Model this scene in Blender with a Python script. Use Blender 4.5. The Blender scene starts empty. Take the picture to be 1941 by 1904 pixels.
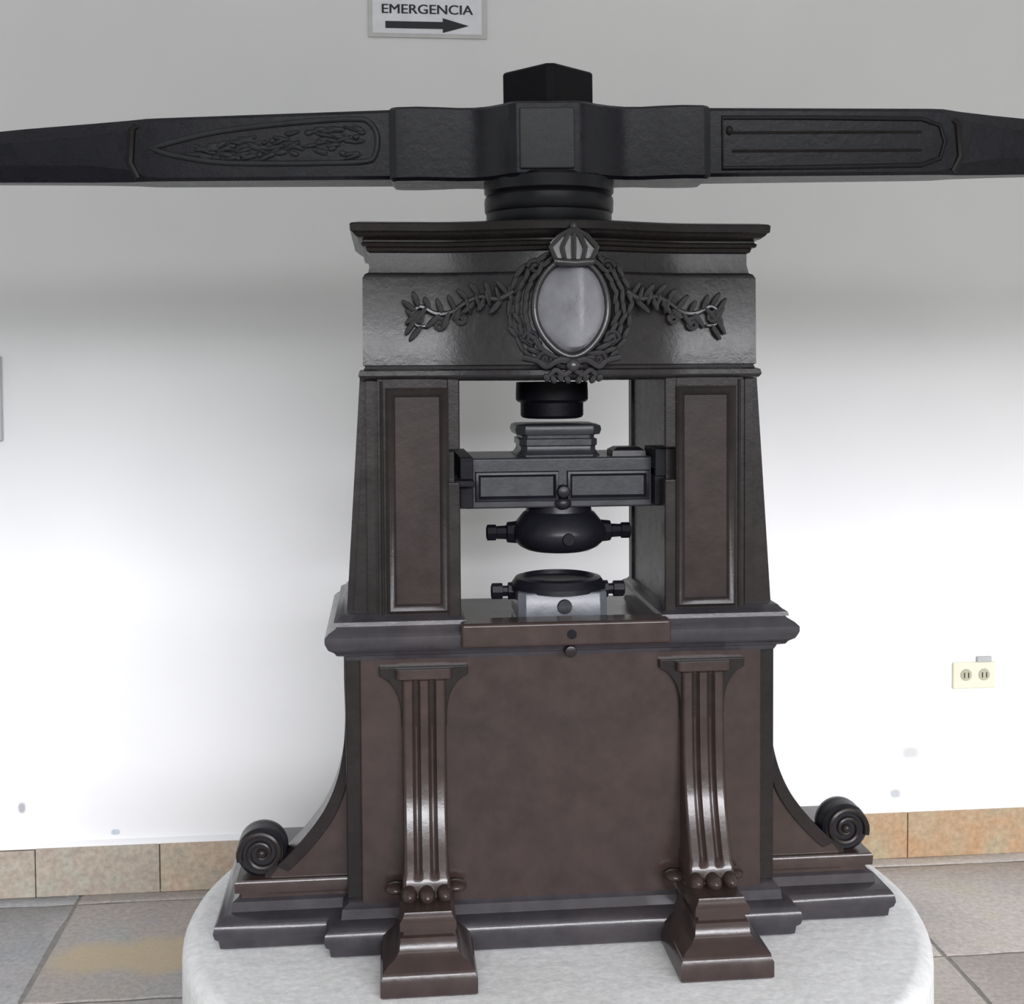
import bpy, bmesh, math, random
from mathutils import Vector, Matrix
random.seed(7)
sc = bpy.context.scene
PI = math.pi

# ------------------------------------------------------------------ camera
EYE = 1.363
yaw, pitch, roll = math.radians(5.67), 0.04, math.radians(-0.34)
fw = Vector((math.sin(yaw)*math.cos(pitch), math.cos(yaw)*math.cos(pitch), -math.sin(pitch)))
rt = Vector((math.cos(yaw), -math.sin(yaw), 0)); up = rt.cross(fw)
r2 = rt*math.cos(roll) + up*math.sin(roll); u2 = -rt*math.sin(roll) + up*math.cos(roll)
cam_d = bpy.data.cameras.new('camera'); cam = bpy.data.objects.new('camera', cam_d)
sc.collection.objects.link(cam)
M3 = Matrix((r2, u2, -fw)).transposed()
cam.matrix_world = Matrix.Translation((-0.305, -2.4, EYE)) @ M3.to_4x4()
cam_d.sensor_width = 36; cam_d.lens = 2400/1941*36; cam_d.shift_y = -158/1941
cam_d.clip_start = 0.05
sc.camera = cam

# ------------------------------------------------------------------ world, lights, exposure
w = bpy.data.worlds.new('world'); sc.world = w; w.use_nodes = True
bgn = w.node_tree.nodes['Background']
bgn.inputs[0].default_value = (0.97, 1.0, 0.93, 1); bgn.inputs[1].default_value = 0.66

def area(name, loc, target, sx, sy, power, col):
    d = bpy.data.lights.new(name, 'AREA'); d.shape = 'RECTANGLE'; d.size = sx; d.size_y = sy
    d.energy = power; d.color = col
    o = bpy.data.objects.new(name, d); sc.collection.objects.link(o)
    o.location = loc
    o.rotation_euler = (Vector(target)-Vector(loc)).to_track_quat('-Z', 'Y').to_euler()
    return o
# bright daylit yard seen through the wide opening behind the camera
area('daylight_outside', (1.7, -13.0, 3.75), (0.3, 0.9, 0.9), 11.5, 1.7, 2130, (0.955, 0.955, 1.0))
# daylight falling in through the clerestory above that opening
area('clerestory_daylight', (0.1, -3.16, 2.72), (0.1, 0.9, 1.6), 3.2, 0.40, 21, (0.96, 0.98, 0.97))

sc.view_settings.view_transform = 'Standard'; sc.view_settings.look = 'None'
sc.view_settings.gamma = 1; sc.view_settings.use_curve_mapping = False
sc.view_settings.exposure = 0.0

# ------------------------------------------------------------------ materials
def mat(name, rough=0.5, metallic=0.0, spec=0.5):
    m = bpy.data.materials.new(name); m.use_nodes = True
    b = m.node_tree.nodes['Principled BSDF']
    b.inputs['Roughness'].default_value = rough; b.inputs['Metallic'].default_value = metallic
    b.inputs['Specular IOR Level'].default_value = spec
    return m, m.node_tree, b
def noise(nt, scale, detail=4, rough=0.55, dist=0.0, vec=None):
    n = nt.nodes.new('ShaderNodeTexNoise'); n.inputs['Scale'].default_value = scale
    n.inputs['Detail'].default_value = detail; n.inputs['Roughness'].default_value = rough
    n.inputs['Distortion'].default_value = dist
    if vec is None:
        tc = nt.nodes.new('ShaderNodeTexCoord'); vec = tc.outputs['Object']
    nt.links.new(vec, n.inputs['Vector']); return n.outputs['Fac']
def ramp(nt, fac, stops):
    r = nt.nodes.new('ShaderNodeValToRGB'); nt.links.new(fac, r.inputs[0])
    el = r.color_ramp.elements
    while len(el) < len(stops): el.new(0.5)
    for e, (p, c) in zip(el, stops): e.position = p; e.color = (*c, 1)
    return r.outputs[0]
def mixc(nt, fac, a, b, mode='MIX'):
    m = nt.nodes.new('ShaderNodeMix'); m.data_type = 'RGBA'; m.blend_type = mode
    for s, v in ((m.inputs[0], fac), (m.inputs[6], a), (m.inputs[7], b)):
        if hasattr(v, 'links'): nt.links.new(v, s)
        elif isinstance(v, (int, float)): s.default_value = v
        else: s.default_value = (*v, 1)
    return m.outputs[2]
def bump(nt, b, h, strength, dist):
    n = nt.nodes.new('ShaderNodeBump'); n.inputs['Strength'].default_value = strength
    n.inputs['Distance'].default_value = dist; nt.links.new(h, n.inputs['Height'])
    nt.links.new(n.outputs[0], b.inputs['Normal'])
def math_(nt, op, a, b=0.0, clamp=False):
    m = nt.nodes.new('ShaderNodeMath'); m.operation = op; m.use_clamp = clamp
    for s, v in ((m.inputs[0], a), (m.inputs[1], b)):
        if hasattr(v, 'links'): nt.links.new(v, s)
        else: s.default_value = v
    return m.outputs[0]

def iron(name, c0, c1, c2, rough, spec=0.5, bs=0.25):
    m, nt, b = mat(name, rough, 0.0, spec)
    n1 = noise(nt, 3.2, 5, 0.6, 0.4); n2 = noise(nt, 26, 4, 0.6)
    col = ramp(nt, n1, [(0.30, c0), (0.52, c1), (0.75, c2)])
    col = mixc(nt, 0.35, col, ramp(nt, n2, [(0.3, tuple(x*0.55 for x in c1)), (0.7, tuple(x*1.5 for x in c1))]))
    nt.links.new(col, b.inputs['Base Color'])
    r = math_(nt, 'MULTIPLY_ADD', n2, 0.16); r.node.inputs[2].default_value = rough-0.08
    nt.links.new(r, b.inputs['Roughness'])
    bump(nt, b, noise(nt, 60, 5, 0.7), bs, 0.003)
    return m
M_IRON = iron('brown_cast_iron', (0.026, 0.018, 0.017), (0.038, 0.0245, 0.0225), (0.046, 0.033, 0.027), 0.21, 0.42, 0.08)
M_IRON2 = iron('grey_brown_cast_iron', (0.010, 0.009, 0.010), (0.017, 0.0135, 0.0135), (0.023, 0.018, 0.015), 0.27, 0.22, 0.12)
M_LEDGE = iron('blue_brown_moulding_iron', (0.028, 0.026, 0.031), (0.042, 0.038, 0.044), (0.056, 0.047, 0.047), 0.23, 0.42, 0.10)
M_FRIEZE = iron('semi_gloss_frieze_iron', (0.010, 0.009, 0.011), (0.018, 0.016, 0.018), (0.028, 0.024, 0.024), 0.27, 0.5, 0.25)
M_ORN = iron('polished_relief_iron', (0.014, 0.013, 0.016), (0.026, 0.024, 0.027), (0.045, 0.043, 0.048), 0.24, 0.7, 0.15)
M_BLACK = iron('black_forged_iron', (0.004, 0.004, 0.007), (0.008, 0.008, 0.012), (0.014, 0.014, 0.018), 0.36, 0.3, 0.15)
M_BEAM = iron('blue_black_forged_iron', (0.006, 0.006, 0.011), (0.013, 0.013, 0.020), (0.024, 0.024, 0.031), 0.28, 0.30, 0.25)
M_STEEL = iron('worn_grey_steel', (0.02, 0.021, 0.025), (0.031, 0.032, 0.037), (0.045, 0.045, 0.049), 0.30, 0.30, 0.15)
M_DIE = iron('bright_blue_grey_steel', (0.07, 0.072, 0.085), (0.10, 0.105, 0.12), (0.13, 0.135, 0.15), 0.28, 0.4, 0.12)
M_PANEL = iron('dark_rust_brown_iron', (0.018, 0.014, 0.014), (0.026, 0.018, 0.017), (0.034, 0.025, 0.020), 0.34, 0.17, 0.12)
M_SHIELD = iron('rubbed_bright_iron', (0.13, 0.13, 0.15), (0.21, 0.21, 0.235), (0.34, 0.34, 0.37), 0.32, 0.5, 0.5)
M_DARK = iron('dark_iron_and_shade', (0.003, 0.003, 0.005), (0.005, 0.005, 0.008), (0.008, 0.008, 0.011), 0.5, 0.12)  # near-black iron, also used where shade is painted in the slide notch

def plaster():
    m, nt, b = mat('white_plaster', 0.85, 0, 0.2)
    tc = nt.nodes.new('ShaderNodeTexCoord'); vec = tc.outputs['Object']
    n1 = noise(nt, 1.6, 3, 0.5); n2 = noise(nt, 14, 3, 0.6)
    col = ramp(nt, n1, [(0.3, (0.80, 0.80, 0.82)), (0.7, (0.86, 0.86, 0.87))])
    # chips where the paint has gone: (x, z, half width, half height)
    sep = nt.nodes.new('ShaderNodeSeparateXYZ'); nt.links.new(vec, sep.inputs[0])
    wob = math_(nt, 'MULTIPLY', math_(nt, 'SUBTRACT', noise(nt, 60, 3), 0.5), 1.1)
    for (x, z, a, c, g) in ((1.133, 0.289, .026, .017, (.60, .60, .61)), (1.091, 0.175, .017, .013, (.50, .52, .55)),
                            (-1.255, 0.231, .010, .015, (.42, .41, .44)), (1.33, 0.355, .014, .012, (.74, .74, .74)),
                            (-1.02, 0.157, .012, .008, (.5, .56, .62))):
        dx = math_(nt, 'DIVIDE', math_(nt, 'SUBTRACT', sep.outputs[0], x), a)
        dz = math_(nt, 'DIVIDE', math_(nt, 'SUBTRACT', sep.outputs[2], z), c)
        d = math_(nt, 'ADD', math_(nt, 'POWER', math_(nt, 'ABSOLUTE', dx), 2.5), math_(nt, 'POWER', math_(nt, 'ABSOLUTE', dz), 2.5))
        k = math_(nt, 'SUBTRACT', 1.3, math_(nt, 'ADD', d, wob), True)
        col = mixc(nt, k, col, g)
    nt.links.new(col, b.inputs['Base Color'])
    bump(nt, b, n2, 0.08, 0.004)
    return m
M_WALL = plaster()

def stone(name, stops, scale, rough=0.6, bs=0.3, spot=None, fine=(0.8, 1.15), dist=0.8):
    m, nt, b = mat(name, rough, 0, 0.35)
    col = ramp(nt, noise(nt, scale, 5, 0.6, dist), stops)
    f = ramp(nt, noise(nt, 70, 4, 0.7), [(0.35, (fine[0],)*3), (0.7, (fine[1],)*3)])
    col = mixc(nt, 1.0, col, f, 'MULTIPLY')
    if spot:
        (x, y, rx, ry, c) = spot
        tc = nt.nodes.new('ShaderNodeTexCoord'); sep = nt.nodes.new('ShaderNodeSeparateXYZ'); nt.links.new(tc.outputs['Object'], sep.inputs[0])
        dx = math_(nt, 'DIVIDE', math_(nt, 'SUBTRACT', sep.outputs[0], x), rx)
        dy = math_(nt, 'DIVIDE', math_(nt, 'SUBTRACT', sep.outputs[1], y), ry)
        d = math_(nt, 'ADD', math_(nt, 'MULTIPLY', dx, dx), math_(nt, 'MULTIPLY', dy, dy))
        d = math_(nt, 'ADD', d, math_(nt, 'MULTIPLY', math_(nt, 'SUBTRACT', noise(nt, 9, 4), 0.5), 2.2))
        k = math_(nt, 'SUBTRACT', 1.5, d, True)
        col = mixc(nt, math_(nt, 'MULTIPLY', k, 0.75), col, c)
    nt.links.new(col, b.inputs['Base Color'])
    bump(nt, b, noise(nt, 12, 6, 0.6), bs, 0.01)
    return m
M_SLATE = stone('blue_grey_slate', [(0.3, (.31, .32, .345)), (0.5, (.38, .38, .385)), (0.7, (.41, .38, .38))], 3.0)
M_TAN = stone('tan_slate', [(0.3, (.36, .335, .335)), (0.5, (.40, .36, .335)), (0.7, (.37, .37, .37))], 2.5,
              spot=(-0.88, 0.57, 0.22, 0.09, (.50, .40, .25)))
M_PINK = stone('pale_pinkish_slate', [(0.3, (.47, .44, .42)), (0.5, (.54, .49, .46)), (0.7, (.52, .49, .41))], 4.0)
M_GROUT = stone('grey_mortar', [(0.3, (.20, .19, .18)), (0.7, (.27, .26, .24))], 12)
M_BTAN = stone('tan_baseboard_stone', [(0.3, (.34, .29, .25)), (0.5, (.40, .34, .28)), (0.7, (.38, .37, .31))], 9, dist=1.5, bs=0.15)
M_BPNK = stone('pinkish_baseboard_stone', [(0.3, (.46, .34, .26)), (0.5, (.45, .36, .28)), (0.7, (.38, .34, .27))], 7, dist=1.2, bs=0.15)
M_BORG = stone('orange_baseboard_stone', [(0.3, (.44, .27, .15)), (0.5, (.42, .30, .19)), (0.7, (.39, .33, .22))], 7, dist=1.2, bs=0.15)
M_PLINTH = stone('speckled_pale_concrete', [(0.3, (.80, .80, .80)), (0.6, (.86, .86, .875)), (0.8, (.90, .89, .90))], 6, 0.8, 0.35, fine=(0.86, 1.06))

def flat(name, c, rough=0.5, spec=0.4, var=0.06):
    m, nt, b = mat(name, rough, 0, spec)
    col = ramp(nt, noise(nt, 20, 3), [(0.3, tuple(x*(1-var) for x in c)), (0.7, tuple(min(1, x*(1+var)) for x in c))])
    nt.links.new(col, b.inputs['Base Color']); return m
M_CREAM = flat('cream_plastic', (.74, .70, .56), .45)
M_SOCK = flat('dull_olive_plastic', (.42, .41, .30), .5)
M_GREYP = flat('grey_plastic', (.42, .43, .42), .5)
M_SIGN = flat('white_sign_sheet', (.84, .84, .90), .4)
M_ACR = flat('grey_sign_border', (.60, .60, .60), .3)
M_INK = flat('black_ink', (.012, .016, .022), .5)
M_TEAL = flat('dull_teal_ink', (.20, .33, .33), .5)
M_BOX = flat('pale_grey_enamel', (.52, .52, .54), .45)
M_BOXD = flat('mid_grey_enamel', (.36, .36, .38), .45)

# ------------------------------------------------------------------ mesh helpers
def link(name, bm, material, parent=None, bevel=0.0, angle=35, kind=None, seg=2):
    bmesh.ops.remove_doubles(bm, verts=bm.verts, dist=1e-6)
    bmesh.ops.recalc_face_normals(bm, faces=bm.faces)
    me = bpy.data.meshes.new(name); bm.to_mesh(me); bm.free()
    me.materials.append(material)
    me.shade_smooth(); me.set_sharp_from_angle(angle=math.radians(angle))
    o = bpy.data.objects.new(name, me); sc.collection.objects.link(o)
    if parent: o.parent = parent
    if kind: o['kind'] = kind
    if bevel:
        b = o.modifiers.new('bevel', 'BEVEL'); b.width = bevel; b.segments = seg
        b.limit_method = 'ANGLE'; b.angle_limit = math.radians(angle); b.harden_normals = True
    return o
def empty(name, loc, rz=0):
    o = bpy.data.objects.new(name, None); sc.collection.objects.link(o)
    o.location = loc; o.rotation_euler = (0, 0, rz); o.empty_display_size = 0.1; return o
def tag(o, label, cat, group=None):
    o['label'] = label; o['category'] = cat
    if group: o['group'] = group
def box(bm, x0, x1, y0, y1, z0, z1):
    v = [bm.verts.new((x, y, z)) for z in (z0, z1) for x, y in ((x0, y0), (x1, y0), (x1, y1), (x0, y1))]
    for f in ((3, 2, 1, 0), (4, 5, 6, 7), (0, 1, 5, 4), (1, 2, 6, 5), (2, 3, 7, 6), (3, 0, 4, 7)):
        bm.faces.new([v[i] for i in f])
def rings(bm, R, caps=True, close=True):
    V = [[bm.verts.new(p) for p in r] for r in R]
    n = len(R[0])
    for a, b in zip(V, V[1:]):
        for i in range(n if close else n-1):
            j = (i+1) % n
            bm.faces.new((a[i], a[j], b[j], b[i]))
    if caps:
        bm.faces.new(list(reversed(V[0]))); bm.faces.new(V[-1])
    return V
def offs(poly, d):
    n = len(poly); out = []
    for i in range(n):
        p0, p, p1 = Vector(poly[i-1]), Vector(poly[i]), Vector(poly[(i+1) % n])
        a = (p-p0).normalized(); b = (p1-p).normalized()
        na = Vector((a.y, -a.x)); nb = Vector((b.y, -b.x))
        m = na+nb; m = m/max(1e-6, m.length_squared)*2
        if m.length > 2.2: m = m.normalized()*2.2
        out.append((p.x+m.x*d, p.y+m.y*d))
    return out
def loft(bm, poly, prof):           # poly counter-clockwise; prof = [(height, outward offset)]
    rings(bm, [[(x, y, h) for x, y in offs(poly, d)] for h, d in prof])
def rect(x0, x1, y0, y1): return [(x0, y0), (x1, y0), (x1, y1), (x0, y1)]
def lathe(bm, prof, cx=0, cy=0, n=48, axis='z', cz=0):
    R = []
    for r, h in prof:
        ring = []
        for i in range(n):
            a = 2*PI*i/n; p = (r*math.cos(a), r*math.sin(a), h)
            if axis == 'y': p = (p[0], p[2], -p[1])
            if axis == 'x': p = (p[2], p[0], p[1])
            ring.append((p[0]+cx, p[1]+cy, p[2]+cz))
        R.append(ring)
    rings(bm, R)
def tube(bm, pts, r, n=8, closed=False, flat_=1.0):
    pts = [Vector(p) for p in pts]; R = []
    N = len(pts)
    for i, p in enumerate(pts):
        a = pts[i-1] if (i > 0 or closed) else p
        b = pts[(i+1) % N] if (i < N-1 or closed) else p
        t = (b-a).normalized()
        ref = Vector((0, 1, 0)) if abs(t.y) < 0.9 else Vector((1, 0, 0))
        u = (ref - t*ref.dot(t)).normalized(); v = t.cross(u)
        rr = r[i] if isinstance(r, (list, tuple)) else r
        R.append([tuple(p+u*rr*flat_*math.cos(2*PI*k/n)+v*rr*math.sin(2*PI*k/n)) for k in range(n)])
    if closed: R.append(R[0]); rings(bm, R, caps=False)
    else: rings(bm, R)
def blob(bm, c, rad, ang=0.0, u=10, v=7):   # ellipsoid turned by ang in the xz plane
    mt = Matrix.Translation(c) @ Matrix.Rotation(ang, 4, 'Y') @ Matrix.Diagonal((*rad, 1))
    bmesh.ops.create_uvsphere(bm, u_segments=u, v_segments=v, radius=1, matrix=mt)
def prism_y(bm, poly, y0, y1):      # poly in (x, z) extruded along y
    rings(bm, [[(x, y, z) for x, z in poly] for y in (y0, y1)])
def smooth_path(P, k=6):
    out = []
    n = len(P)
    for i in range(n-1):
        p0, p1, p2, p3 = P[max(0, i-1)], P[i], P[i+1], P[min(n-1, i+2)]
        for j in range(k):
            t = j/k
            out.append(tuple(0.5*(2*b+(c-a)*t+(2*a-5*b+4*c-d)*t*t+(3*b-a-3*c+d)*t**3) for a, b, c, d in zip(p0, p1, p2, p3)))
    out.append(tuple(P[-1])); return out
def lerp_tab(tab, x):
    if x <= tab[0][0]: return tab[0][1]
    for (a, va), (b, vb) in zip(tab, tab[1:]):
        if x <= b: return va+(vb-va)*(x-a)/(b-a)
    return tab[-1][1]

# ------------------------------------------------------------------ setting
WY = 0.95
bm = bmesh.new(); box(bm, -5, 5, WY, WY+0.2, 0, 3.6); link('wall_back', bm, M_WALL, kind='structure')
# wall behind the camera with the wide doorway that lets the daylight in under its lintel
bm = bmesh.new()
box(bm, -5, -2.9, -3.35, -3.1, 0, 3.6); box(bm, 4.0, 5, -3.35, -3.1, 0, 3.6)
box(bm, -2.9, 4.0, -3.35, -3.1, 1.97, 2.48); box(bm, -2.9, 4.0, -3.35, -3.1, 2.96, 3.6); box(bm, -2.9, -1.55, -3.35, -3.1, 2.48, 2.96); box(bm, 1.75, 4.0, -3.35, -3.1, 2.48, 2.96)
PANE = bmesh.new(); box(PANE, -1.55, 1.75, -3.26, -3.22, 2.48, 2.96); link('clerestory_blocker', PANE, M_WALL, kind='structure'); link('wall_front', bm, M_WALL, kind='structure')  # opaque unseen pane, added to stop yard light passing through the clerestory
bm = bmesh.new(); box(bm, -5, 5, -3.35, WY+.2, 3.6, 3.75); link('ceiling', bm, M_WALL, kind='structure')
XJ = [-1.107+0.519*k for k in range(-7, 12)]; YJ = [0.36+0.519*k for k in range(-7, 2)]+[WY]
bm = bmesh.new(); box(bm, -5, 5, -3.35, WY, -0.05, -0.003)
fl = None
me_mats = [M_GROUT, M_SLATE, M_TAN, M_PINK]
for i in range(len(XJ)-1):
    for j in range(len(YJ)-1):
        g = 0.005
        x0, x1, y0, y1 = XJ[i]+g, XJ[i+1]-g, YJ[j]+g, YJ[j+1]-g
        if y1-y0 < 0.03: continue
        x0, x1 = max(x0, -4.99), min(x1, 4.99); y0 = max(y0, -3.34)
        if x1 <= x0 or y1 <= y0: continue
        k = len(bm.faces)
        poly = []
        nn = 7
        for (ax, ay, bx, by) in ((x0, y0, x1, y0), (x1, y0, x1, y1), (x1, y1, x0, y1), (x0, y1, x0, y0)):
            for q in range(nn):
                t = q/nn; jx, jy = random.uniform(-.003, .003), random.uniform(-.003, .003)
                poly.append((ax+(bx-ax)*t+jx, ay+(by-ay)*t+jy))
        dz = random.uniform(-.0008, .0008)
        loft(bm, poly, [(-0.01, 0), (-0.002, 0), (dz, -0.003)])
        cx = (x0+x1)/2
        if x1 < -1.0: mi = 1
        elif x1 < -0.5: mi = 2
        elif cx > 0.6: mi = 3
        else: mi = random.choice((1, 2, 3))
        for f in list(bm.faces)[k:]: f.material_index = mi
o = link('floor', bm, M_GROUT, kind='structure')
for m in me_mats[1:]: o.data.materials.append(m)
# stone skirting, tile by tile
bm = bmesh.new(); edges = [-5, -4.2, -3.4, -2.6, -1.95, -1.22, -0.905, -0.35, 0.35, 1.12, 1.75, 2.5, 3.3, 4.1, 5]
mi_of = lambda c: 0 if c < -0.95 else 1 if c < 0.4 else 2
for a, b in zip(edges, edges[1:]):
    k = len(bm.faces)
    box(bm, a+.0012, b-.0012, WY-0.018, WY, 0, 0.128 if b > -0.95 else 0.124)
    for f in list(bm.faces)[k:]: f.material_index = mi_of((a+b)/2)
o = link('baseboard_back', bm, M_BTAN, kind='structure', bevel=0.0015)
o.data.materials.append(M_BPNK); o.data.materials.append(M_BORG)
bm = bmesh.new(); rings(bm, [[(x, WY-0.017, 0.127), (x, WY-0.012, 0.133), (x, WY, 0.139), (x, WY, 0.127)] for x in (-5, 5)])
link('trim_1', bm, M_WALL, kind='structure')

# ------------------------------------------------------------------ plinth
PX, PH = 0.010, 0.331
bm = bmesh.new(); R = 0.70
prof = [(R+.004, 0), (R+.002, .1), (R, PH-.035)]+[(R-.03+.03*math.cos(a), PH-.03+.03*math.sin(a)) for a in (0.3, .7, 1.1, 1.4, PI/2)]+[(R*.6, PH)]
lathe(bm, prof, PX, 0, 96)
o = link('stone_plinth', bm, M_PLINTH, angle=50)
tag(o, 'round pale speckled stone plinth standing on the slate floor under the iron press', 'plinth')

# ------------------------------------------------------------------ press
P = empty('screw_press', (0.006, 0, PH))
tag(P, 'antique dark cast iron screw press with long forged swing beam, standing on round stone plinth', 'press')

# plus-shaped base moulding
XW, YW, XB, YB = 0.582, 0.118, 0.385, 0.172
plus = [(-XB, -YB), (XB, -YB), (XB, -YW), (XW, -YW), (XW, YW), (XB, YW), (XB, YB), (-XB, YB), (-XB, YW), (-XW, YW), (-XW, -YW), (-XB, -YW)]
bm = bmesh.new()
loft(bm, plus, [(0, .026), (.004, .032), (.018, .034), (.024, .040), (.034, .043), (.046, .041), (.055, .034), (.060, .024), (.061, .014), (.078, .012), (.084, .002), (.087, 0), (.09, -.006), (.10, -.006)])
link('base_moulding', bm, M_LEDGE, P, angle=40)
# torso of the lower half
bm = bmesh.new(); box(bm, -.362, .362, -.175, .175, .07, .535)
link('lower_body', bm, M_IRON, P, bevel=.003)

prof_side = smooth_path([(.388, .535), (.388, .47), (.387, .40), (.392, .34), (.405, .285), (.428, .235), (.462, .190), (.492, .158), (.512, .140)], 5)
for s in (-1, 1):
    bm = bmesh.new()
    poly = [(.30, .09), (.30, .535)]+prof_side+[(.53, .118), (.53, .09)]
    prism_y(bm, [(s*x, z) for x, z in poly], -.130, -.072)
    wing = link('side_buttress', bm, M_IRON, P, bevel=.003, angle=40)
    # raised rim along the sweep
    bm = bmesh.new()
    outer = prof_side; inner = [(x-.011-.007*min(1, max(0, (.40-z)/.2)), z-.008*min(1, max(0, (.45-z)/.2))) for x, z in prof_side]
    R_ = []
    for (xo, zo), (xi, zi) in zip(outer, inner):
        R_.append([(s*xi, -.137, zi), (s*(xo+.003), -.137, zo+.003), (s*(xo+.003), -.066, zo+.003), (s*xi, -.066, zi)])
    rings(bm, R_); link('rim', bm, M_IRON2, wing, bevel=.002, angle=50)
    # corner plate standing a little forward
    bm = bmesh.new(); box(bm, min(s*.355, s*.388), max(s*.355, s*.388), -.168, .168, .09, .535)
    link('corner_pilaster', bm, M_IRON2, P, bevel=.003)
    # stepped slab under the volute
    bm = bmesh.new(); x0, x1 = (s*.37, s*.582) if s > 0 else (s*.582, s*.37)
    loft(bm, rect(x0, x1, -.132, .118), [(.084, -.004), (.096, -.004), (.097, .006), (.114, .007), (.119, .004), (.121, -.008)])
    slab = link('scroll_slab', bm, M_IRON, P, angle=40)
    # volute
    bm = bmesh.new(); cx, cz = s*.542, .163
    lathe(bm, [(.012, -.124), (.038, -.124), (.044, -.118), (.045, -.105), (.044, -.09), (.045, -.085), (.044, -.074), (.038, -.068), (.012, -.068)], cx, 0, 40, 'y', cz)
    vol = link('volute', bm, M_BLACK, P, angle=40)
    for yv in (-.126, -.066):
        bm = bmesh.new(); pts = []
        for i in range(60):
            t = i/59; a = PI*0.9+t*2*PI*1.9; rr = .032*(1-t)+.008
            pts.append((cx - s*rr*math.cos(a), yv, cz-rr*math.sin(a)))
        tube(bm, pts, [.0062*(1-.4*i/59) for i in range(60)], 8)
        blob(bm, (cx, yv, cz), (.009, .007, .009))
        link('spiral', bm, M_IRON2, vol)
    # curl that carries the sweep into the volute
    bm = bmesh.new()
    pts = smooth_path([(.512, 0, .144), (.524, 0, .136), (.536, 0, .122)], 4)
    rings(bm, [[(s*(x), -.128, z-.012), (s*x, -.128, z+.004), (s*x, -.068, z+.004), (s*x, -.068, z-.012)] for x, _, z in pts])
    link('curl', bm, M_IRON2, wing)

# fluted buttress legs with paws and block feet, two in front and two behind
SH = [(.12, -.262), (.150, -.257), (.165, -.251), (.185, -.242), (.205, -.233), (.23, -.223), (.255, -.2145), (.285, -.207), (.32, -.2015), (.36, -.198), (.41, -.196), (.47, -.195), (.505, -.195)]
def buttress(cx, fb):
    bm = bmesh.new(); R_ = []
    hs = [.12, .14, .150, .156, .162, .17, .18, .19, .20, .21, .225, .24, .26, .28, .31, .34, .38, .43, .465, .476, .484, .489, .492, .505]
    for h in hs:
        y = lerp_tab(SH, h); depth = .010
        if h >= .489: depth = 0.0
        elif h > .476: depth = .007
        if h <= .156: depth = 0
        hw = .0385 if h < .487 else .049
        if h < .16: hw = .041
        yy = y - (.007 if h >= .487 else 0)
        ring = []
        N = 36
        for i in range(N+1):
            u = -1+2*i/N
            f = 0
            for c, wd in ((-.36, .19), (.36, .19)):
                d = abs(u-c)/wd
                if d < 1: f = max(f, math.cos(d*PI/2))
            e = .006*max(0, (abs(u)-.86)/.14)**2
            ring.append((cx+u*hw, fb*(yy+depth*f+e), h))
        ring += [(cx+hw, fb*-.16, h), (cx-hw, fb*-.16, h)]
        R_.append(ring)
    rings(bm, R_); leg = link('fluted_buttress', bm, M_IRON, P, angle=50)
    # flared corbel behind the head of the shaft
    bm = bmesh.new()
    pl = smooth_path([(.040, .40), (.041, .435), (.048, .462), (.062, .482), (.078, .492)], 4)
    pl = pl+[(.078, .508)]
    poly = [(cx+x, z) for x, z in pl]+[(cx-x, z) for x, z in reversed(pl)]
    ya, yb = sorted((fb*-.187, fb*-.17)); prism_y(bm, poly, ya, yb)
    link('corbel', bm, M_IRON2, leg, bevel=.002, angle=45)
    # paw of rounded toes
    bm = bmesh.new()
    for dx, rx, dy in ((-.030, .015, 0), (0, .016, -.006), (.030, .015, 0)):
        blob(bm, (cx+dx, fb*(-.258+dy), .132), (rx*.95, .026, .015), 0, 14, 10)
    for dx in (-.060, .060):
        blob(bm, (cx+dx*.88, fb*-.196, .118), (.020, .020, .010), 0, 14, 10)
    link('paw', bm, M_IRON, leg)
    # foot block
    bm = bmesh.new(); ya, yb = sorted((fb*-.325, fb*-.17))
    loft(bm, rect(cx-.045, cx+.045, ya, yb), [(0, .031), (.004, .035), (.030, .035), (.036, .031), (.042, .031), (.050, .022), (.056, .011), (.066, .003), (.086, .001), (.089, -.004), (.096, -.004), (.098, .002), (.112, .002), (.118, -.003), (.126, -.006)])
    foot = link('foot', bm, M_IRON, leg, angle=35)
for fb in (1, -1):
    for cx in (-.250, .250): buttress(cx, fb)

# ledge between the halves
bm = bmesh.new()
loft(bm, rect(-.385, .385, -.178, .178), [(.520, .000), (.528, .004), (.532, .016), (.538, .020), (.545, .030), (.553, .034), (.554, .020)])
for s in (-1, 1):
    x0, x1 = sorted((s*.217, s*.385))
    R_ = []
    for h, d in [(.550, .0), (.551, .033), (.558, .036), (.567, .036), (.574, .029), (.580, .018), (.586, .014), (.592, .002)]:
        R_.append([(s*.184, -.178-d, h), (s*(.385+d), -.178-d, h), (s*(.385+d), .178+d, h), (s*.184, .178+d, h)])
    rings(bm, R_)
ledge = link('ledge_moulding', bm, M_LEDGE, P, angle=35)
bm = bmesh.new(); box(bm, -.1855, .1855, -.224, -.165, .545, .588); box(bm, -.17, .178, -.17, .19, .54, .556)
link('anvil_bed', bm, M_IRON, P, bevel=.006, seg=3)
bm = bmesh.new(); lathe(bm, [(.0085, -.2255), (.0085, -.215)], .008, 0, 16, 'y', .566)
link('bed_screw_hole', bm, M_DARK, P)
bm = bmesh.new(); lathe(bm, [(.006, -.214), (.010, -.213), (.011, -.209), (.011, -.19)], .008, 0, 20, 'y', .532)
link('bed_stud', bm, M_IRON2, P)

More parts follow.
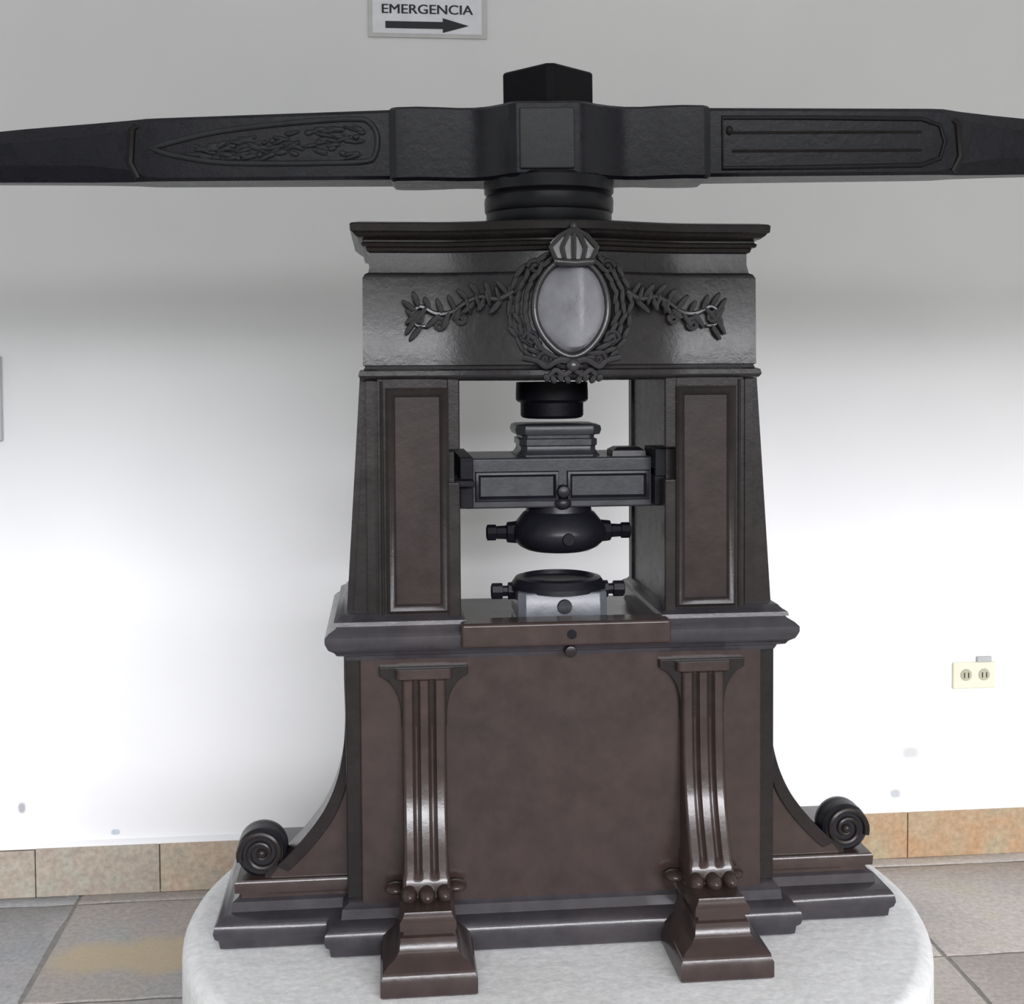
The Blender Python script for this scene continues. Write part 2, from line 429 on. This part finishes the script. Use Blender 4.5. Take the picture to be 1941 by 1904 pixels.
# columns
H0, H1 = .585, 1.03
for s in (-1, 1):
    def ring(h):
        t = (h-H0)/(H1-H0); xo = .385+(.356-.385)*t; f = .180; b = .165; g = .173
        # outline in x (inner to outer), front half, then mirrored behind
        half = [(.205, -f), (.326, -f), (.326, -g+.003), (.332, -g+.003), (.332, -g), (.346, -g), (.346, -b), (xo-.012, -b), (xo-.012, -b+.004), (xo, -b+.004)]
        pts = [(.192, -.150), (.205, -.150)]+half
        pts = pts+[(x, -y) for x, y in reversed(pts)]
        return [(s*x, y, h) for x, y in pts]
    bm = bmesh.new(); rings(bm, [ring(h) for h in (.552, .7, .85, 1.0, H1)])
    col = link('column', bm, M_IRON2, P, angle=30)
    for fb in (-1, 1):
        # panel frame and sunken panel
        bm = bmesh.new(); z0, z1, xa, xb = .602, .998, .203, .312
        yf = .180
        def fr(i0, i1, d0, d1):
            pass
        outer = rect(xa, xb, z0, z1)
        def rr(d, y): return [(s*x, fb*y, z) for x, z in offs(outer, d)]
        V = rings(bm, [rr(.001, yf-.002), rr(0, yf+.006), rr(-.005, yf+.009), rr(-.011, yf+.007), rr(-.016, yf+.001)], caps=False)
        link('panel_frame', bm, M_IRON2, col, angle=40)
        bm = bmesh.new(); rings(bm, [rr(-.015, yf-.001), rr(-.015, yf+.0008)]); 
        k = bmesh.new(); 
        k.free()
        link('panel', bm, M_PANEL, col)
        # slender raised moulding beside the frame
        bm = bmesh.new(); tube(bm, [(s*.3195, fb*yf, .60), (s*.3195, fb*yf, 1.01)], .003, 8); link('bead', bm, M_IRON2, col)
    # guide rails with a notch for the slide
    for fb in (-1, 1):
        for (a, b) in (((.552, .832), (.888, H1)) if fb == -1 else ((.552, H1),)):
            bm = bmesh.new(); x0, x1 = sorted((s*(.183 if fb < 0 else .1875), s*.2055)); y0, y1 = sorted((fb*.150, fb*.182))
            box(bm, x0, x1, y0, y1, a, b); link('guide_rail', bm, M_IRON2, col, bevel=.003)
    # foot moulding of the column
    bm = bmesh.new(); x0, x1 = sorted((s*.196, s*.386))
    loft(bm, rect(x0, x1, -.172, .172), [(.583, .022), (.590, .020), (.594, .012), (.601, .006), (.603, 0)])
    link('column_base', bm, M_LEDGE, col, angle=40)

# entablature with a bowed middle
def bow(x, d=.055, hw=.235): 
    t = abs(x)/hw
    return d*(0.5+0.5*math.cos(PI*min(1, t)))
def ent_poly(hx, hy, d=.055):
    xs = [-hx]+[-.235+.47*i/32 for i in range(33)]+[hx]
    fr = [(x, -hy-bow(x, d)) for x in xs]
    return fr+[(-x, -y) for x, y in fr]
EP = ent_poly(.345, .172)
bm = bmesh.new()
loft(bm, EP, [(1.010, .000), (1.014, .010), (1.020, .014), (1.028, .012), (1.031, .004), (1.036, .002), (1.038, .006), (1.190, .005), (1.197, .001), (1.200, -.005), (1.215, -.008), (1.240, -.008)])
ent = link('entablature', bm, M_FRIEZE, P, angle=35)
bm = bmesh.new()
loft(bm, EP, [(1.225, -.010), (1.234, -.009), (1.237, -.003), (1.243, -.001), (1.245, .005), (1.250, .007), (1.253, .003), (1.256, .003), (1.259, .011), (1.265, .019), (1.268, .021), (1.270, .025), (1.281, .026), (1.284, .023), (1.287, .010)])
link('cornice', bm, M_IRON2, ent, angle=30)

# carved arms on the frieze
def fy(x): return -.172-.007-bow(x)
CX = 0.008
crest = None
bm = bmesh.new(); N = 28; RR = 8; CH = 1.135
vs = []
cv = bm.verts.new((CX, fy(CX)-.034, CH))
prev = None
for k in range(1, RR+1):
    r = k/RR; ringv = []
    for i in range(N):
        a = 2*PI*i/N
        x = .060*r*math.copysign(abs(math.cos(a))**.85, math.cos(a)); z = .078*r*math.sin(a)
        if z < 0: x *= (1-.25*(abs(z)/.078)**2)
        hgt = .010*(1-r**3)+.026*(1-min(1, abs(x-.014)/.062))*(1 if r < .97 else 0)
        if r > .97: hgt = -.002
        ringv.append(bm.verts.new((CX+x, fy(CX)-.002-hgt+ .4*(bow(CX)-bow(x)), CH+z)))
    for i in range(N):
        j = (i+1) % N
        if prev is None: bm.faces.new((cv, ringv[j], ringv[i]))
        else: bm.faces.new((prev[i], prev[j], ringv[j], ringv[i]))
    prev = ringv
crest = link('shield', bm, M_SHIELD, ent, angle=50)
crest['label'] = 'rubbed bright oval shield'
bm = bmesh.new()
pts = []
for i in range(48):
    a = 2*PI*i/48; x = .064*math.cos(a); z = .084*math.sin(a)
    if z < 0: x *= (1-.22*(abs(z)/.084)**2)
    pts.append((CX+x, fy(x)-.006, CH+z))
tube(bm, pts, .0065, 8, True)
# strapwork corners
for s in (-1, 1):
    for (x, z) in ((.062, .070), (.070, -.052), (.045, -.088)):
        tube(bm, [(CX+s*(x+.014*(1-t/14)*math.cos(t*.75)), fy(x)-.010, CH+z+.014*(1-t/14)*math.sin(t*.75)) for t in range(13)], .0045, 6)
link('shield_rim', bm, M_ORN, ent, angle=60)
# wreath of leaves
bm = bmesh.new()
for s in (-1, 1):
    for row in (0, 1, 2):
        for i in range(13):
            t = i/12; a = -1.42+t*2.45
            rx, rz = .078+.013*row, .092+.010*row
            if row == 2 and (i < 2 or i > 10): continue
            x = rx*math.cos(a)*1.02; z = rz*math.sin(a)
            an = -(a + (0.9 if row else .5))
            L = random.uniform(.014, .018)
            blob(bm, (CX+s*x, fy(x)-.009+.002*row, CH+z), (.0052, .006, L), -s*(a-.15+random.uniform(-.3, .3)) if True else an, 8, 6)
link('wreath', bm, M_ORN, ent)
# crown
bm = bmesh.new()
zc = 1.222
loftp = [(CX+x, z) for x, z in ((-.030, zc-.012), (.030, zc-.012), (.036, zc+.006), (.040, zc+.022), (.026, zc+.036), (.012, zc+.044), (0, zc+.048), (-.012, zc+.044), (-.026, zc+.036), (-.040, zc+.022), (-.036, zc+.006))]
prism_y(bm, loftp, -.262, -.215)
for i in range(5):
    u = -1+i*.5
    tube(bm, [(CX+u*.030, -.264, zc-.008), (CX+u*.040, -.268, zc+.014), (CX+u*.022, -.266, zc+.034), (CX, -.262, zc+.046)], .0045, 6)
tube(bm, [(CX-.033, -.265, zc-.010), (CX, -.271, zc-.013), (CX+.033, -.265, zc-.010)], .0065, 8)
blob(bm, (CX, -.262, zc+.050), (.007, .007, .007))
link('crown', bm, M_ORN, ent, angle=50)
# ribbon below the shield hanging over the lower moulding
bm = bmesh.new()
for s in (-1, 1):
    pts = smooth_path([(CX, -.247, 1.040), (CX+s*.022, -.250, 1.046), (CX+s*.045, -.244, 1.034), (CX+s*.060, -.238, 1.044), (CX+s*.085, -.230, 1.050)], 5)
    tube(bm, pts, .0055, 8)
    pts = smooth_path([(CX, -.250, 1.030), (CX+s*.016, -.252, 1.020), (CX+s*.030, -.250, 1.028), (CX+s*.042, -.247, 1.016)], 5)
    tube(bm, pts, .005, 8)
    for i in range(4): blob(bm, (CX+s*(.010+.012*i), -.250, 1.012+.003*(i % 2)), (.006, .007, .008), s*.5, 8, 6)
blob(bm, (CX, -.252, 1.036), (.012, .010, .012))
link('ribbon', bm, M_ORN, ent)
# leafy garlands reaching out to either side
for s in (-1, 1):
    bm = bmesh.new()
    main = smooth_path([(.098, 1.165), (.125, 1.152), (.155, 1.156), (.180, 1.146), (.205, 1.130), (.232, 1.128), (.258, 1.140), (.272, 1.126), (.266, 1.108), (.250, 1.106)], 5)
    tube(bm, [(s*x+CX, fy(x)-.006, z) for x, z in main], [.0062-.003*i/len(main) for i in range(len(main))], 7)
    for i in range(3, len(main)-4, 2):
        x, z = main[i]; sg = 1 if (i//2) % 2 else -1
        an = s*(0.6*sg+random.uniform(-.3, .3))
        L = random.uniform(.012, .020)
        blob(bm, (s*(x+.004)+CX, fy(x)-.007, z+sg*.013), (.0055, .007, L), an, 8, 6)
    for (x, z, r) in ((.190, 1.118, .013), (.226, 1.108, .014), (.262, 1.120, .011)):
        tube(bm, [(s*(x+r*(1-t/16)*math.cos(t*.7))+CX, fy(x)-.007, z+r*(1-t/16)*math.sin(t*.7)) for t in range(15)], .004, 6)
    for k in range(4):
        blob(bm, (s*(.125+.017*k)+CX, fy(.125+.017*k)-.008, 1.160-.006*k), (.0048, .008, .017), s*.25, 8, 6)
    link('garland', bm, M_ORN, ent)

# ------------------------------------------------------------------ screw, beam and cap
AX = 0.000
bm = bmesh.new()
lathe(bm, [(.108, 1.280), (.110, 1.288), (.116, 1.300), (.119, 1.312), (.119, 1.322), (.1215, 1.326), (.1225, 1.345), (.1215, 1.352), (.118, 1.356), (.1225, 1.362), (.1235, 1.384), (.118, 1.390)], AX, 0, 64)
link('collar', bm, M_BLACK, P, angle=30)

BR = empty('swing_beam', (AX, 0, 0), math.radians(-3.6)); BR.parent = P; BR.rotation_euler = (0, math.radians(-0.45), math.radians(-3.6)); BR.location = (AX, 0, 0); BR.location.x += 1.45*math.sin(math.radians(0.45))
ZT = {-1: [(0, 1.513), (.30, 1.513), (.80, 1.500), (.97, 1.488), (1.32, 1.456)], 1: [(0, 1.513), (.30, 1.513), (.74, 1.510), (.80, 1.505), (.97, 1.488), (1.32, 1.456)]}
zb = [(0, 1.384), (.30, 1.385), (.74, 1.386), (.80, 1.387), (.97, 1.389), (1.32, 1.392)]
yh = [(0, .050), (.30, .050), (.72, .044), (.80, .042), (.97, .040), (1.32, .036)]
for s in (-1, 1):
    zt = ZT[s]
    bm = bmesh.new(); R_ = []
    for x in (.27, .30, .304, .40, .50, .60, .72, .745, .78, .85, .97, 1.1, 1.22, 1.30, 1.32):
        a, b, y = lerp_tab(zb, x), lerp_tab(zt, x), lerp_tab(yh, x)
        c = .006 if x < .74 else .006+(.022)*min(1, (x-.74)/.06)
        if x >= 1.32: y -= .006; a += .006; b -= .006
        R_.append([(s*x, py, pz) for py, pz in ((-y+c*.8, a), (y-c*.8, a), (y, a+c), (y, b-c), (y-c*.8, b), (-y+c*.8, b), (-y, b-c), (-y, a+c))])
    rings(bm, R_); arm = link('beam_arm', bm, M_BEAM, BR, bevel=.002, angle=30)
    for fb in (-1, 1):
        Y = lambda x: fb*(lerp_tab(yh, x)+.0005)
        if s < 0:
            # long rounded cartouche running out to a point
            top = [(.735, 1.446), (.70, 1.456), (.62, 1.474), (.52, 1.486), (.42, 1.494), (.355, 1.496)]
            end = [(.335+.0, 1.490), (.322, 1.472), (.320, 1.450), (.326, 1.428), (.342, 1.418)]
            bot = [(.42, 1.416), (.52, 1.416), (.62, 1.420), (.70, 1.434)]
            loop = smooth_path(top+end+bot+[(.735, 1.446)], 4)[:-1]
            bm = bmesh.new(); tube(bm, [(s*x, Y(x), z) for x, z in loop], .0055, 8, True)
            link('cartouche_rim', bm, M_STEEL, arm, angle=60)
            bm = bmesh.new()
            rnd = random.Random(3)
            for i in range(90):
                x = rnd.uniform(.345, .66); lo, hi = 1.426, 1.426+(1.486-1.426)*min(1, (.74-x)/.30)
                z = rnd.uniform(lo, hi)
                blob(bm, (s*x, Y(x), z), (rnd.uniform(.006, .020), .0045, rnd.uniform(.0035, .006)), rnd.uniform(-.5, .5), 8, 6)
            link('worn_relief', bm, M_STEEL, arm)
        else:
            for (za, zb_) in ((1.400, 1.494),):
                loop = [(.322, za), (.50, za+.001), (.70, za+.004), (.735, za+.016), (.745, (za+zb_)/2), (.735, zb_-.016), (.70, zb_-.004), (.50, zb_-.001), (.322, zb_)]
                bm = bmesh.new(); tube(bm, [(s*x, Y(x), z) for x, z in loop], .0045, 8, True)
                link('panel_rim', bm, M_BLACK, arm, angle=60)
            bm = bmesh.new()
            for z in (1.432, 1.466): tube(bm, [(s*.34, Y(.34), z), (s*.70, Y(.70), z)], .0028, 6)
            blob(bm, (s*.335, Y(.335), 1.470), (.007, .006, .009))
            link('bead', bm, M_IRON2, arm)
        # facetted collar where the arm turns slim
        bm = bmesh.new()
        tube(bm, [(s*.762, fb*.040, 1.392), (s*.775, fb*.043, 1.42), (s*.770, fb*.043, 1.48), (s*.762, fb*.041, 1.488)], .007, 8)
        link('facet', bm, M_IRON2, arm)
# hub seen from above as a block with scooped shoulders
fr = [(x-.010*math.exp(-(x/.1)**4), y) for x, y in [(-.298, -.056), (-.285, -.066), (-.245, -.070), (-.205, -.064), (-.17, -.055), (-.14, -.056), (-.115, -.066), (-.09, -.085), (-.070, -.106), (-.056, -.112),
      (.056, -.112), (.070, -.106), (.09, -.085), (.115, -.066), (.14, -.056), (.17, -.055), (.205, -.064), (.245, -.070), (.285, -.066), (.298, -.056)]]
bm = bmesh.new(); hp = fr+[(-x, -y) for x, y in fr]
loft(bm, hp, [(1.380, -.006), (1.386, 0), (1.510, 0), (1.515, -.005)])
hub = link('hub', bm, M_BEAM, BR, angle=25)
for fb in (-1, 1):
    bm = bmesh.new(); y0, y1 = sorted((fb*.108, fb*.118)); box(bm, -.060, .040, y0, y1, 1.392, 1.502)
    pl = link('hub_plate', bm, M_STEEL, hub, bevel=.003)
    pl['label'] = 'worn grey steel plate'
# square cap set corner to the front
bm = bmesh.new(); a = .088; c = .009
sq = [(-c, -a+c*.6), (c, -a+c*.6), (a-c*.4, -c*.6), (a-c*.4, c*.6), (c, a-c*.6), (-c, a-c*.6), (-a+c*.4, c*.6), (-a+c*.4, -c*.6)]
loft(bm, sq, [(1.51, 0), (1.586, 0), (1.590, -.004)])
cap = link('screw_head', bm, M_DARK, BR, bevel=.0015, angle=20)

# ------------------------------------------------------------------ screw end, ram and dies between the columns
bm = bmesh.new()
lathe(bm, [(.066, 1.0), (.068, 1.005), (.069, .985), (.069, .972), (.066, .968), (.060, .966), (.060, .942), (.057, .938), (.05, .936)], AX+.004, 0, 48)
link('screw_nut', bm, M_DARK, P, angle=35)
bm = bmesh.new()
lathe(bm, [(.040, .945), (.040, .920), (.040, .91)], AX+.002, .03, 24)
link('screw_tip', bm, M_DARK, P) if False else bm.free()
RX = .008
ram = empty('ram', (RX, -.01, 0)); ram.parent = P
bm = bmesh.new()
def rrect(hx, hy, c): return [(-hx+c, -hy), (hx-c, -hy), (hx, -hy+c), (hx, hy-c), (hx-c, hy), (-hx+c, hy), (-hx, hy-c), (-hx, -hy+c)]
loft(bm, rrect(.072, .060, .012), [(.856, .006), (.870, .006), (.873, .002), (.880, -.002), (.886, -.002), (.888, .001), (.899, .001), (.901, -.004), (.906, -.004), (.908, .006), (.917, .009), (.924, .007), (.927, 0)])
link('ram_block', bm, M_STEEL, ram, angle=35)
bm = bmesh.new()
box(bm, -.179, .173, -.100, .100, .776, .868)
xb = link('crosshead', bm, M_STEEL, ram, bevel=.004)
bm = bmesh.new()
for (xa, xb2) in ((-.158, -.008), (.010, .160)):
    o_ = rect(xa, xb2, .790, .842)
    def q(d, y): return [(x, y, z) for x, z in offs(o_, d)]
    rings(bm, [q(.002, -.099), q(.0, -.106), q(-.004, -.107), q(-.007, -.104), q(-.009, -.099)], caps=False)
link('panel_rim', bm, M_BLACK, xb, angle=40)
bm = bmesh.new(); lathe(bm, [(.004, -.116), (.010, -.114), (.013, -.106), (.013, -.095)], .001, 0, 20, 'y', .806)
blob(bm, (.001, -.102, .784), (.016, .010, .012)); link('knob', bm, M_BLACK, xb)
bm = bmesh.new(); loft(bm, rect(.095, .160, -.085, -.02), [(.858, 0), (.878, -.002), (.884, -.012)]); link('lug', bm, M_BLACK, xb, angle=30)
bm = bmesh.new(); box(bm, .165, .200, -.135, -.04, .834, .885); box(bm, .165, .187, -.13, .13, .78, .85)
link('slide_ear', bm, M_DARK, xb, bevel=.002)  # near-black colour carries the shade inside the notch
bm = bmesh.new(); box(bm, -.200, -.165, -.165, -.04, .822, .834); box(bm, -.189, -.165, -.13, .13, .78, .872)
link('slide_ear', bm, M_DARK, xb, bevel=.002)
# upper die holder
UD = empty('upper_die', (RX+.002, -.045, 0)); UD.parent = P
bm = bmesh.new()
lathe(bm, [(.060, .779), (.062, .764), (.068, .760), (.080, .745), (.088, .732), (.089, .722), (.084, .708), (.074, .698), (.062, .692), (.055, .690)], 0, 0, 48)
link('die_holder', bm, M_BLACK, UD, angle=35)
bm = bmesh.new(); lathe(bm, [(.0105, -.0925), (.0115, -.0900), (.0115, -.07)], .006, 0, 20, 'y', .720); link('set_screw', bm, M_DARK, UD)
for s in (-1, 1):
    bm = bmesh.new()
    pr = [(s*.080, .021), (s*.098, .019), (s*.100, .013), (s*.118, .012), (s*.119, .015), (s*.135, .015), (s*.137, .010)]
    lathe(bm, [(r, h) for h, r in pr], 0, 0, 8, 'x', .724); link('side_bolt', bm, M_DARK, UD, angle=30)
# lower die box
LD = empty('lower_die', (RX-.002, -.060, -.030)); LD.parent = P
bm = bmesh.new()
loft(bm, rrect(.082, .075, .014), [(.586, .0), (.594, .0), (.597, -.006), (.601, -.004), (.604, .0), (.650, .0), (.653, -.002)])
db = link('die_box', bm, M_DIE, LD, bevel=.002, angle=35)
bm = bmesh.new()
lathe(bm, [(.074, .645), (.089, .650), (.089, .658), (.080, .671), (.068, .674), (.065, .666), (.03, .664)], 0, 0, 8*6)
link('die_ring', bm, M_BLACK, LD, angle=30)
bm = bmesh.new(); lathe(bm, [(.004, -.081), (.0125, -.081), (.0135, -.078), (.0135, -.07)], .002, 0, 24, 'y', .628); link('set_screw', bm, M_BLACK, LD)
for s in (-1, 1):
    bm = bmesh.new()
    pr = [(s*.078, .016), (s*.094, .016), (s*.095, .010), (s*.104, .010), (s*.105, .015), (s*.124, .015), (s*.126, .011)]
    lathe(bm, [(r, h) for h, r in pr], 0, 0, 8, 'x', .646); link('side_bolt', bm, M_BLACK, LD, angle=30)

# ------------------------------------------------------------------ things on the wall
S = empty('exit_sign', (-0.1885, WY, EYE+.985))
tag(S, 'white exit route sign with a black arrow pointing right, high on the wall', 'sign')
bm = bmesh.new(); box(bm, -.154, .156, -.006, 0, -.123, .115); link('backing_plate', bm, M_ACR, S, bevel=.002)
bm = bmesh.new(); box(bm, -.142, .142, -.0075, -.0055, -.113, .103); link('face_sheet', bm, M_SIGN, S)
bm = bmesh.new()
prism_y(bm, [(-.109, -.100), (.040, -.100), (.040, -.110), (.108, -.091), (.040, -.072), (.040, -.082), (-.109, -.082)], -.0085, -.007)
link('arrow', bm, M_INK, S)
cu = bpy.data.curves.new('text', 'FONT'); cu.body = 'EMERGENCIA'; cu.size = .042;  cu.align_x = 'CENTER'; cu.extrude = .0005
to = bpy.data.objects.new('t', cu); sc.collection.objects.link(to)
bpy.context.view_layer.update()
me = bpy.data.meshes.new_from_object(to.evaluated_get(bpy.context.evaluated_depsgraph_get())); bpy.data.objects.remove(to)
xs = [v.co.x for v in me.vertices]; wd = max(xs)-min(xs); cxm = (max(xs)+min(xs))/2
ys = [v.co.y for v in me.vertices]; hd = max(ys)-min(ys)
for v in me.vertices:
    x, y, z = v.co
    v.co = ((x-cxm)*.236/wd, -.0080-z, -.062+(y-min(ys))*.024/hd)
bb = bmesh.new(); bb.from_mesh(me); g2 = bmesh.ops.duplicate(bb, geom=bb.verts[:]+bb.edges[:]+bb.faces[:])['geom']
for v in g2:
    if isinstance(v, bmesh.types.BMVert): v.co.x += .0014; v.co.y += .0001
bb.to_mesh(me); bb.free()
me.materials.clear(); me.materials.append(M_INK)
lt = bpy.data.objects.new('lettering', me); sc.collection.objects.link(lt); lt.parent = S
for a, b in ((-.085, -.068), (-.045, -.030), (-.012, .010), (.075, .090)):
    bm = bmesh.new(); box(bm, a, b, -.0085, -.007, -.020, .030); link('teal_stroke', bm, M_TEAL, S)

O = empty('wall_outlet', (1.313, WY, EYE-.861))
tag(O, 'cream double electrical outlet low on the white wall, to the right of the press', 'electrical outlet')
bm = bmesh.new(); box(bm, -.061, .061, -.009, 0, -.037, .037); link('cover_plate', bm, M_CREAM, O, bevel=.004, seg=3)
for x in (-.028, .024):
    bm = bmesh.new(); lathe(bm, [(.016, -.0115), (.017, -.008)], x+.004, 0, 20, 'y', .002)
    so = link('socket', bm, M_SOCK, O)
    bm = bmesh.new()
    for dx in (-.006, .006): box(bm, x+.004+dx-.0015, x+.004+dx+.0015, -.0122, -.011, -.006, .009)
    link('slot', bm, M_INK, so)
bm = bmesh.new(); box(bm, .008, .050, -.010, 0, .036, .052); link('conduit_clip', bm, M_GREYP, O, bevel=.002)

B = empty('wall_cabinet', (-1.42, WY, EYE-.07))
tag(B, 'pale grey shallow wall box cut off by the left edge of the photograph', 'wall box')
bm = bmesh.new(); box(bm, -.15, .140, -.020, 0, -.108, .108); link('case', bm, M_BOX, B, bevel=.003)
bm = bmesh.new(); box(bm, -.14, .128, -.025, -.019, -.098, .098); link('door', bm, M_BOXD, B, bevel=.002)

# the beam and the ram hang straight from the press: press > part > sub-part
bpy.context.view_layer.update()
for e in (BR, ram):
    for ch in [o for o in sc.objects if o.parent == e]:
        ch.parent = P; ch.matrix_basis = e.matrix_basis.copy()
    bpy.data.objects.remove(e)
